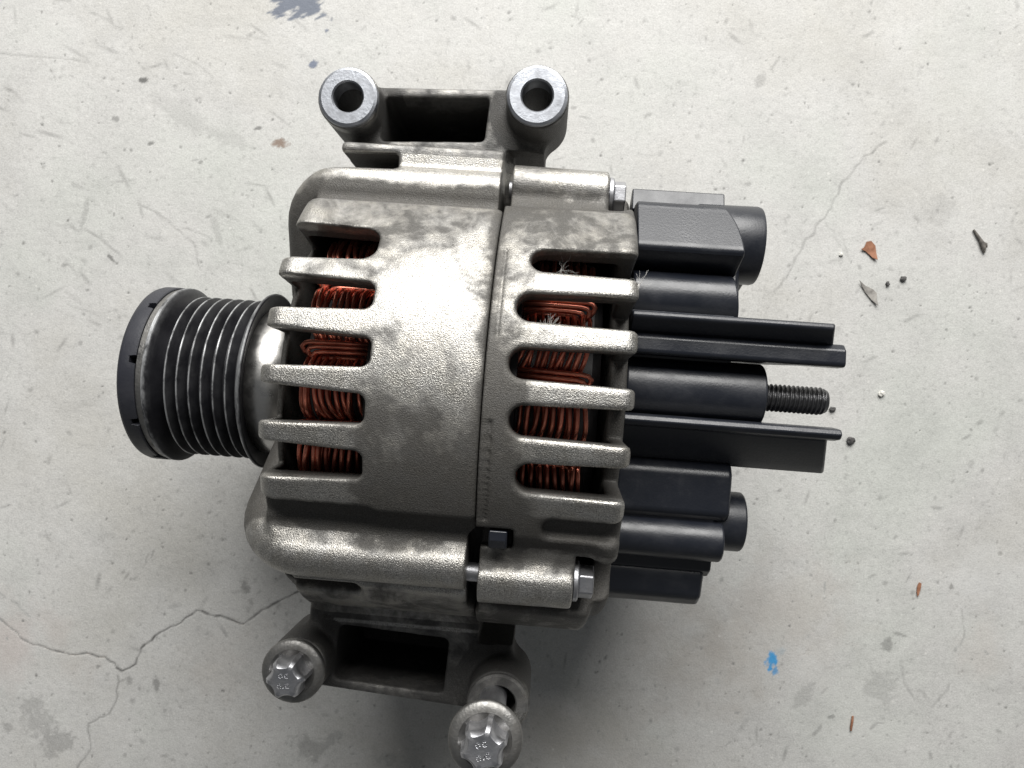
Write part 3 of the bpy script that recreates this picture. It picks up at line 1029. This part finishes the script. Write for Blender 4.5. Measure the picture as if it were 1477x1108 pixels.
# the two screening walls beside the terminal
cover('terminal_wall', [(26.8, 35.2), (25.6, 36.0), (24.6, 35.4), (20.6, 28.6), (20.6, 24), (26.8, 24)], 32.0, lambda v, q: 85.2 + .34 * (36 - q), rc, .55)
cover('wall_ledge', [(21.8, 29.8), (20.2, 31.6), (16.4, 32.0), (15.5, 31.4), (15.4, 27.0), (17.4, 22.5), (21.8, 22.5)], 32.2, lambda v, q: 90.4, rc, .6)
cover('ledge_web', [(18.6, 25), (15.6, 25), (15.6, 13), (18.6, 12)], 32.4, lambda v, q: 82.5 if q > 20 else 72.0, rc, .5)
cover('terminal_wall', [(-1.2, 31.6), (-2.6, 32.6), (-4.0, 31.6), (-4.6, 27.5), (-2.0, 25.5), (-.9, 26)], 32.0, lambda v, q: 90.6, rc, .5)
cover('wall_web', [(-2.2, 28.5), (-4.4, 28.2), (-12.4, 20.4), (-14.6, 17.0), (-14.6, 5), (-2.2, 5)], 32.2, lambda v, q: 87.6 + .34 * (30 - q), rc, .8)
cover('terminal_barrel', circle_prof(6.4, 19.6, 9.0, 40), 32.4, lambda v, q: 71.4, rc, .8)
cover('cover_block', [(-13.5, 18), (-16.5, 21.0), (-28.5, 21.0), (-31.0, 18), (-31.0, 2), (-13.5, 2)], 32.2, lambda v, q: 65.4 if q > 10 else 66.6, rc, 1.4)
cover('vent_post', circle_prof(-36.6, 16.6, 6.0, 32), 32.4, 64.2, rc, .9)
cover('end_cap', circle_prof(-31.6, 9.5, 8.8, 36), 62.0, lambda v, q: 71.4, rc, .8)
cover('lower_block', [(-44.5, 12), (-47.5, 14.0), (-55, 12.0), (-58.2, 8), (-58.2, -6), (-55, -9), (-44.5, -9)], 31.8, lambda v, q: 61.0, rc, 1.6)
cover('lower_step', [(-40, 15), (-46, 14.5), (-48.5, 11), (-46, 4), (-40, 4)], 31.8, 62.6, rc, .7)

# threaded terminal
def thread(u0, u1, c, r0, r1, pitch):
    n, m = 40, int((u1 - u0) / pitch * 10)
    vs, fs = [], []
    for j in range(m + 1):
        s = j / m * (u1 - u0)
        end = np.clip((u1 - u0 - s) / 1.6, 0, 1)
        for k in range(n):
            ph = (s / pitch - k / n) % 1.0
            tri = 1 - abs(2 * ph - 1)
            tri = min(1, max(0, (tri - .08) / .8))
            r = r0 + (r1 - r0) * tri
            r = min(r, r0 - .2 + (r1 - r0 + .2) * end + 0)
            a = 2 * math.pi * k / n
            vs.append((u0 + s, c[0] + r * math.sin(a), c[1] + r * math.cos(a)))
    for j in range(m):
        for k in range(n):
            k2 = (k + 1) % n
            fs.append((j * n + k, j * n + k2, (j + 1) * n + k2, (j + 1) * n + k))
    fs.append([m * n + k for k in range(n)])
    return vs, fs
o = part('terminal_stud', thread(66.0, 90.0, (6.1, 20.0), 3.35, 3.98, 1.25), M_STUD, sharp=60)
fix_normals(o)
add_bevel(o, .5, 2, 60)

# ------------------------------------------------------------------ the two loose mounting bolts
def frame_point(p):
    return BASE + TILT @ Vector((p[0], p[1], p[2] + AXIS_H))

def star(n, ro, ri):
    pts = []
    for k in range(n):
        a = 2 * math.pi * k / n
        d = (a % (math.pi / 3)) - math.pi / 6          # angle from the nearest scallop
        c, q = ro + 2.9, ro + 2.9 - ri
        k_ = q * q - (c * math.sin(d)) ** 2
        pts.append((a, min(ro, c * math.cos(d) - math.sqrt(k_)) if k_ > 0 and math.cos(d) > 0 else ro))
    return pts

def mounting_bolt(p, lean, length, turn, label):
    """p: centre of the flange's underside in the alternator's frame (mm)"""
    e = bpy.data.objects.new('mounting_bolt', None)
    COL.objects.link(e)
    e.location = frame_point(p) * MM
    e.rotation_euler = (TILT @ Matrix.Rotation(lean, 3, 'X') @ Matrix.Rotation(turn, 3, 'Z')).to_euler()
    e['label'] = label
    e['category'] = 'bolt'
    e['group'] = 'mounting bolts in the lower bracket'
    o = mk('flange', *lathe([(0.02, 3.6), (0.0, 8.8), (.35, 9.15), (1.2, 9.1), (1.7, 8.7), (2.2, 7.6), (2.3, 6.6), (1.9, 6.1), (1.75, .01)], 'w', (0, 0, 0), 72), M_FLANGE, e, sharp=40)
    fix_normals(o)
    o = mk('shank', *lathe([(-length, .01), (-length, 3.2), (-length + .8, 3.9), (0, 3.9)], 'w', (0, 0, 0), 40), M_BOLT, e, sharp=40)
    fix_normals(o)
    # external six-lobe head
    n = 180
    st = star(n, 5.6, 4.45)
    lv = [(1.6, 1.05, 0), (7.0, 1.0, 0), (7.5, .98, 0), (8.7, .83, .1), (8.9, .78, .3), (8.85, .6, .8), (8.8, .3, 1), (8.8, .02, 1)]
    vs, fs = [], []
    for (z, s, rd) in lv:
        for a, r in st:
            rr_ = (r * (1 - rd) + 4.6 * rd) * s
            vs.append((rr_ * math.cos(a), rr_ * math.sin(a), z))
    for j in range(len(lv) - 1):
        for k in range(n):
            k2 = (k + 1) % n
            fs.append((j * n + k, j * n + k2, (j + 1) * n + k2, (j + 1) * n + k))
    fs.append([(len(lv) - 1) * n + k for k in range(n)])
    hd = mk('lobed_head', vs, fs, M_BOLT, e, sharp=28)
    fix_normals(hd)
    # stamped grade figures, worn and barely legible: short raised strokes
    vs, fs = [], []
    def stroke(x0, y0, x1, y1, w_=.14, z0=8.7, z1=8.93):
        d = Vector((x1 - x0, y1 - y0)); L = d.length
        nrm = Vector((-d.y, d.x)) / max(L, 1e-6) * w_
        k = len(vs)
        for (x, y, q) in ((x0, y0, 1), (x1, y1, 1), (x1, y1, -1), (x0, y0, -1)):
            for z in (z0, z1):
                vs.append((x + nrm.x * q, y + nrm.y * q, z))
        fs.extend([(k + 1, k + 3, k + 5, k + 7), (k, k + 1, k + 3, k + 2), (k + 2, k + 3, k + 5, k + 4), (k + 4, k + 5, k + 7, k + 6), (k + 6, k + 7, k + 1, k)])
    for ox, oy in ((-.75, 1.5), (.85, 1.45), (-1.35, -1.35), (.95, -1.3)):
        for a0 in range(0, 300, 50):
            a, b = rad(a0 + ox * 40), rad(a0 + 50 + ox * 40)
            stroke(ox + .5 * math.cos(a), oy + .62 * math.sin(a), ox + .5 * math.cos(b), oy + .62 * math.sin(b))
    stroke(-.35, -1.9, .25, -1.0)
    mk('stamped_marks', vs, fs, M_BOLT, hd)
    return e

bl, br = EARS['BL'], EARS['BR']
mounting_bolt((bl[0], bl[1], bl[2] + .85), 0.0, 52, rad(8), 'lobed flange bolt pushed fully home in the lower bracket on the pulley side')
mounting_bolt((br[0] - 1.5, -82.0, 54.0), rad(-5.0), 44, rad(20), 'lobed flange bolt standing half pulled out of the lower bracket')

# ------------------------------------------------------------------ lint caught on the ribs
def lint(px_local, n, size, seed, label):
    r = random.Random(seed)
    vs, fs = [], []
    c = Vector(px_local)
    for k in range(n):
        a = r.uniform(0, 2 * math.pi)
        L = size * r.uniform(.4, 1.0)
        d = Vector((math.cos(a), math.sin(a) * 1.1, r.uniform(-.25, .35)))
        s = Vector((-d.y, d.x, r.uniform(-.3, .3))) * r.uniform(-.35, .35)
        pts = [c + Vector((r.uniform(-.3, .3), r.uniform(-.3, .3), 0)) + d * L * t + s * L * t * t for t in (0, .2, .45, .7, 1.0)]
        v2, f2 = tube(pts, .028, 4, [1.2, 1, .9, .8, .5])
        k0 = len(vs)
        vs += v2
        fs += [tuple(i + k0 for i in f) for f in f2]
    o = mk('lint', [Vector(v) - c for v in vs], fs, M_LINT)
    o.location = frame_point(c) * MM
    o.rotation_euler = TILT.to_euler()
    o['label'] = label
    o['category'] = 'lint'
    o['group'] = 'white lint caught on the rear cooling ribs'
lint(ring_pt(10.0, 18.5, 57.5), 44, 4.2, 1, 'starry tuft of white lint in the second rear cooling slot from the top')
lint(ring_pt(12.2, 36.4, 58.0), 12, 4.5, 2, 'small wisp of white lint in the topmost rear cooling slot')
lint(ring_pt(31.0, 29.5, 62.6), 12, 4.2, 3, 'wisp of pale lint on the end of the top rear cooling rib')

# ------------------------------------------------------------------ crumbs and leaf scraps on the floor
def flake(name, px, py, outline, mat, label, cat, thick=.35, curl=1.0, group=None):
    """outline in mm round the scrap's own centre; slightly cupped, with real thickness"""
    n = len(outline)
    vs, fs = [], []
    for lay in (0, 1):
        for ring in (1.0, .55):
            for (x, y) in outline:
                d = math.hypot(x, y) * ring
                vs.append((x * ring, y * ring, .25 + curl * .05 * d * d * .6 + lay * thick))
        vs.append((0, 0, .25 + lay * thick))
    m = 2 * n + 1
    for lay in (0, 1):
        o_ = lay * m
        for k in range(n):
            k2 = (k + 1) % n
            q = (o_ + k, o_ + k2, o_ + n + k2, o_ + n + k)
            t = (o_ + n + k, o_ + n + k2, o_ + 2 * n)
            fs.append(q if lay else q[::-1])
            fs.append(t if lay else t[::-1])
    for k in range(n):
        k2 = (k + 1) % n
        fs.append((k, k2, m + k2, m + k))
    o = mk(name, vs, fs, mat, sharp=50)
    fix_normals(o)
    x, y = fl(px, py)
    o.location = (x * MM, y * MM, .0)
    o['label'] = label
    o['category'] = cat
    if group:
        o['group'] = group
    return o

flake('leaf_scrap', 1254, 362, [(-3.6, .6), (-2.2, 1.4), (-1.4, 3.6), (.4, 3.9), (2.2, 2.0), (2.6, -1.2), (3.0, -3.8), (1.2, -3.0), (-.4, -1.4), (-1.6, -.3)], M_LEAF, 'reddish brown dry leaf scrap on the floor right of the plug socket', 'leaf')
flake('leaf_scrap', 1252, 423, [(-3.8, 5.0), (-1.2, 2.9), (1.8, 1.6), (3.4, -.2), (3.3, -2.4), (3.8, -5.2), (1.4, -3.0), (-1.2, .2), (-2.8, 3.0)], M_CHAFF, 'grey triangular leaf scrap lying below the brown one', 'leaf', curl=.6)
flake('leaf_scrap', 1324, 850, [(.3, 3.0), (1.2, 2.6), (1.0, .4), (.2, -2.0), (-.5, -2.8), (-.6, -.6), (-.3, 1.6)], M_LEAF, 'tiny slim orange brown leaf scrap on the floor at lower right', 'leaf')

def twig(px, py, pts, r, taper, mat, label, extra=()):
    vs, fs = tube(pts, r, 7, taper)
    for e_pts, e_r, e_t in extra:
        v2, f2 = tube(e_pts, e_r, 6, e_t)
        k0 = len(vs)
        vs += v2; fs += [tuple(i + k0 for i in f) for f in f2]
    o = mk('twig', vs, fs, mat, sharp=60)
    x, y = fl(px, py)
    o.location = (x * MM, y * MM, 0)
    o['label'] = label
    o['category'] = 'twig'
    return o
twig(1414, 348, [(-3.0, 4.6, .7), (-1.8, 2.6, .8), (-.6, .8, .9), (.4, -1.2, 1.0), (1.0, -3.0, .9), (1.4, -5.0, .7)], .8, [.5, .7, .8, 1.3, 1.2, .4], M_TWIG, 'dark dry seed stalk on the floor near the right edge',
     [([(.2, -.6, 1.0), (1.6, -1.6, 1.2), (2.2, -2.8, 1.0)], .7, [.8, 1.1, .4])])
twig(1229, 1043, [(.2, 3.0, .5), (.0, 1.0, .55), (-.4, -1.2, .55), (-.5, -2.9, .5)], .5, [.8, 1, 1, .7], M_LEAF, 'short dark red stalk on the floor near the lower right')

def crumb(px, py, size, mat, label, seed):
    r = random.Random(seed)
    bm = bmesh.new()
    bmesh.ops.create_icosphere(bm, subdivisions=2, radius=1)
    for v in bm.verts:
        k = 1 + r.uniform(-.28, .28)
        v.co = Vector((v.co.x * size[0] * k, v.co.y * size[1] * k, (v.co.z * .8 * k + .75) * size[2])) * MM
    me = bpy.data.meshes.new('crumb')
    bm.to_mesh(me); bm.free()
    me.materials.append(mat)
    o = bpy.data.objects.new('crumb', me)
    COL.objects.link(o)
    x, y = fl(px, py)
    o.location = (x * MM, y * MM, 0)
    o['label'] = label
    o['category'] = 'crumb'
    o['group'] = 'crumbs of grit on the floor'
crumb(1226, 635, (1.7, 1.7, 1.1), M_GRIT, 'round dark crumb just off the tip of the lower plastic wall', 1)
crumb(1200, 590, (1.5, 1.0, .8), M_GRIT, 'small dark crumb just past the tip of the threaded stud', 2)
crumb(1271, 568, (1.2, 1.2, 1.0), M_WHITEGRIT, 'white crumb on bare floor right of the threaded stud', 3)
crumb(1302, 402, (1.3, 1.1, .8), M_GRIT, 'dark crumb to the right of the grey leaf scrap', 4)
crumb(1280, 410, (.8, 1.0, .7), M_GRIT, 'tiny grey crumb between the grey leaf scrap and a darker crumb', 5)
crumb(1213, 367, (.8, .8, .6), M_WHITEGRIT, 'tiny white crumb left of the brown leaf scrap', 6)
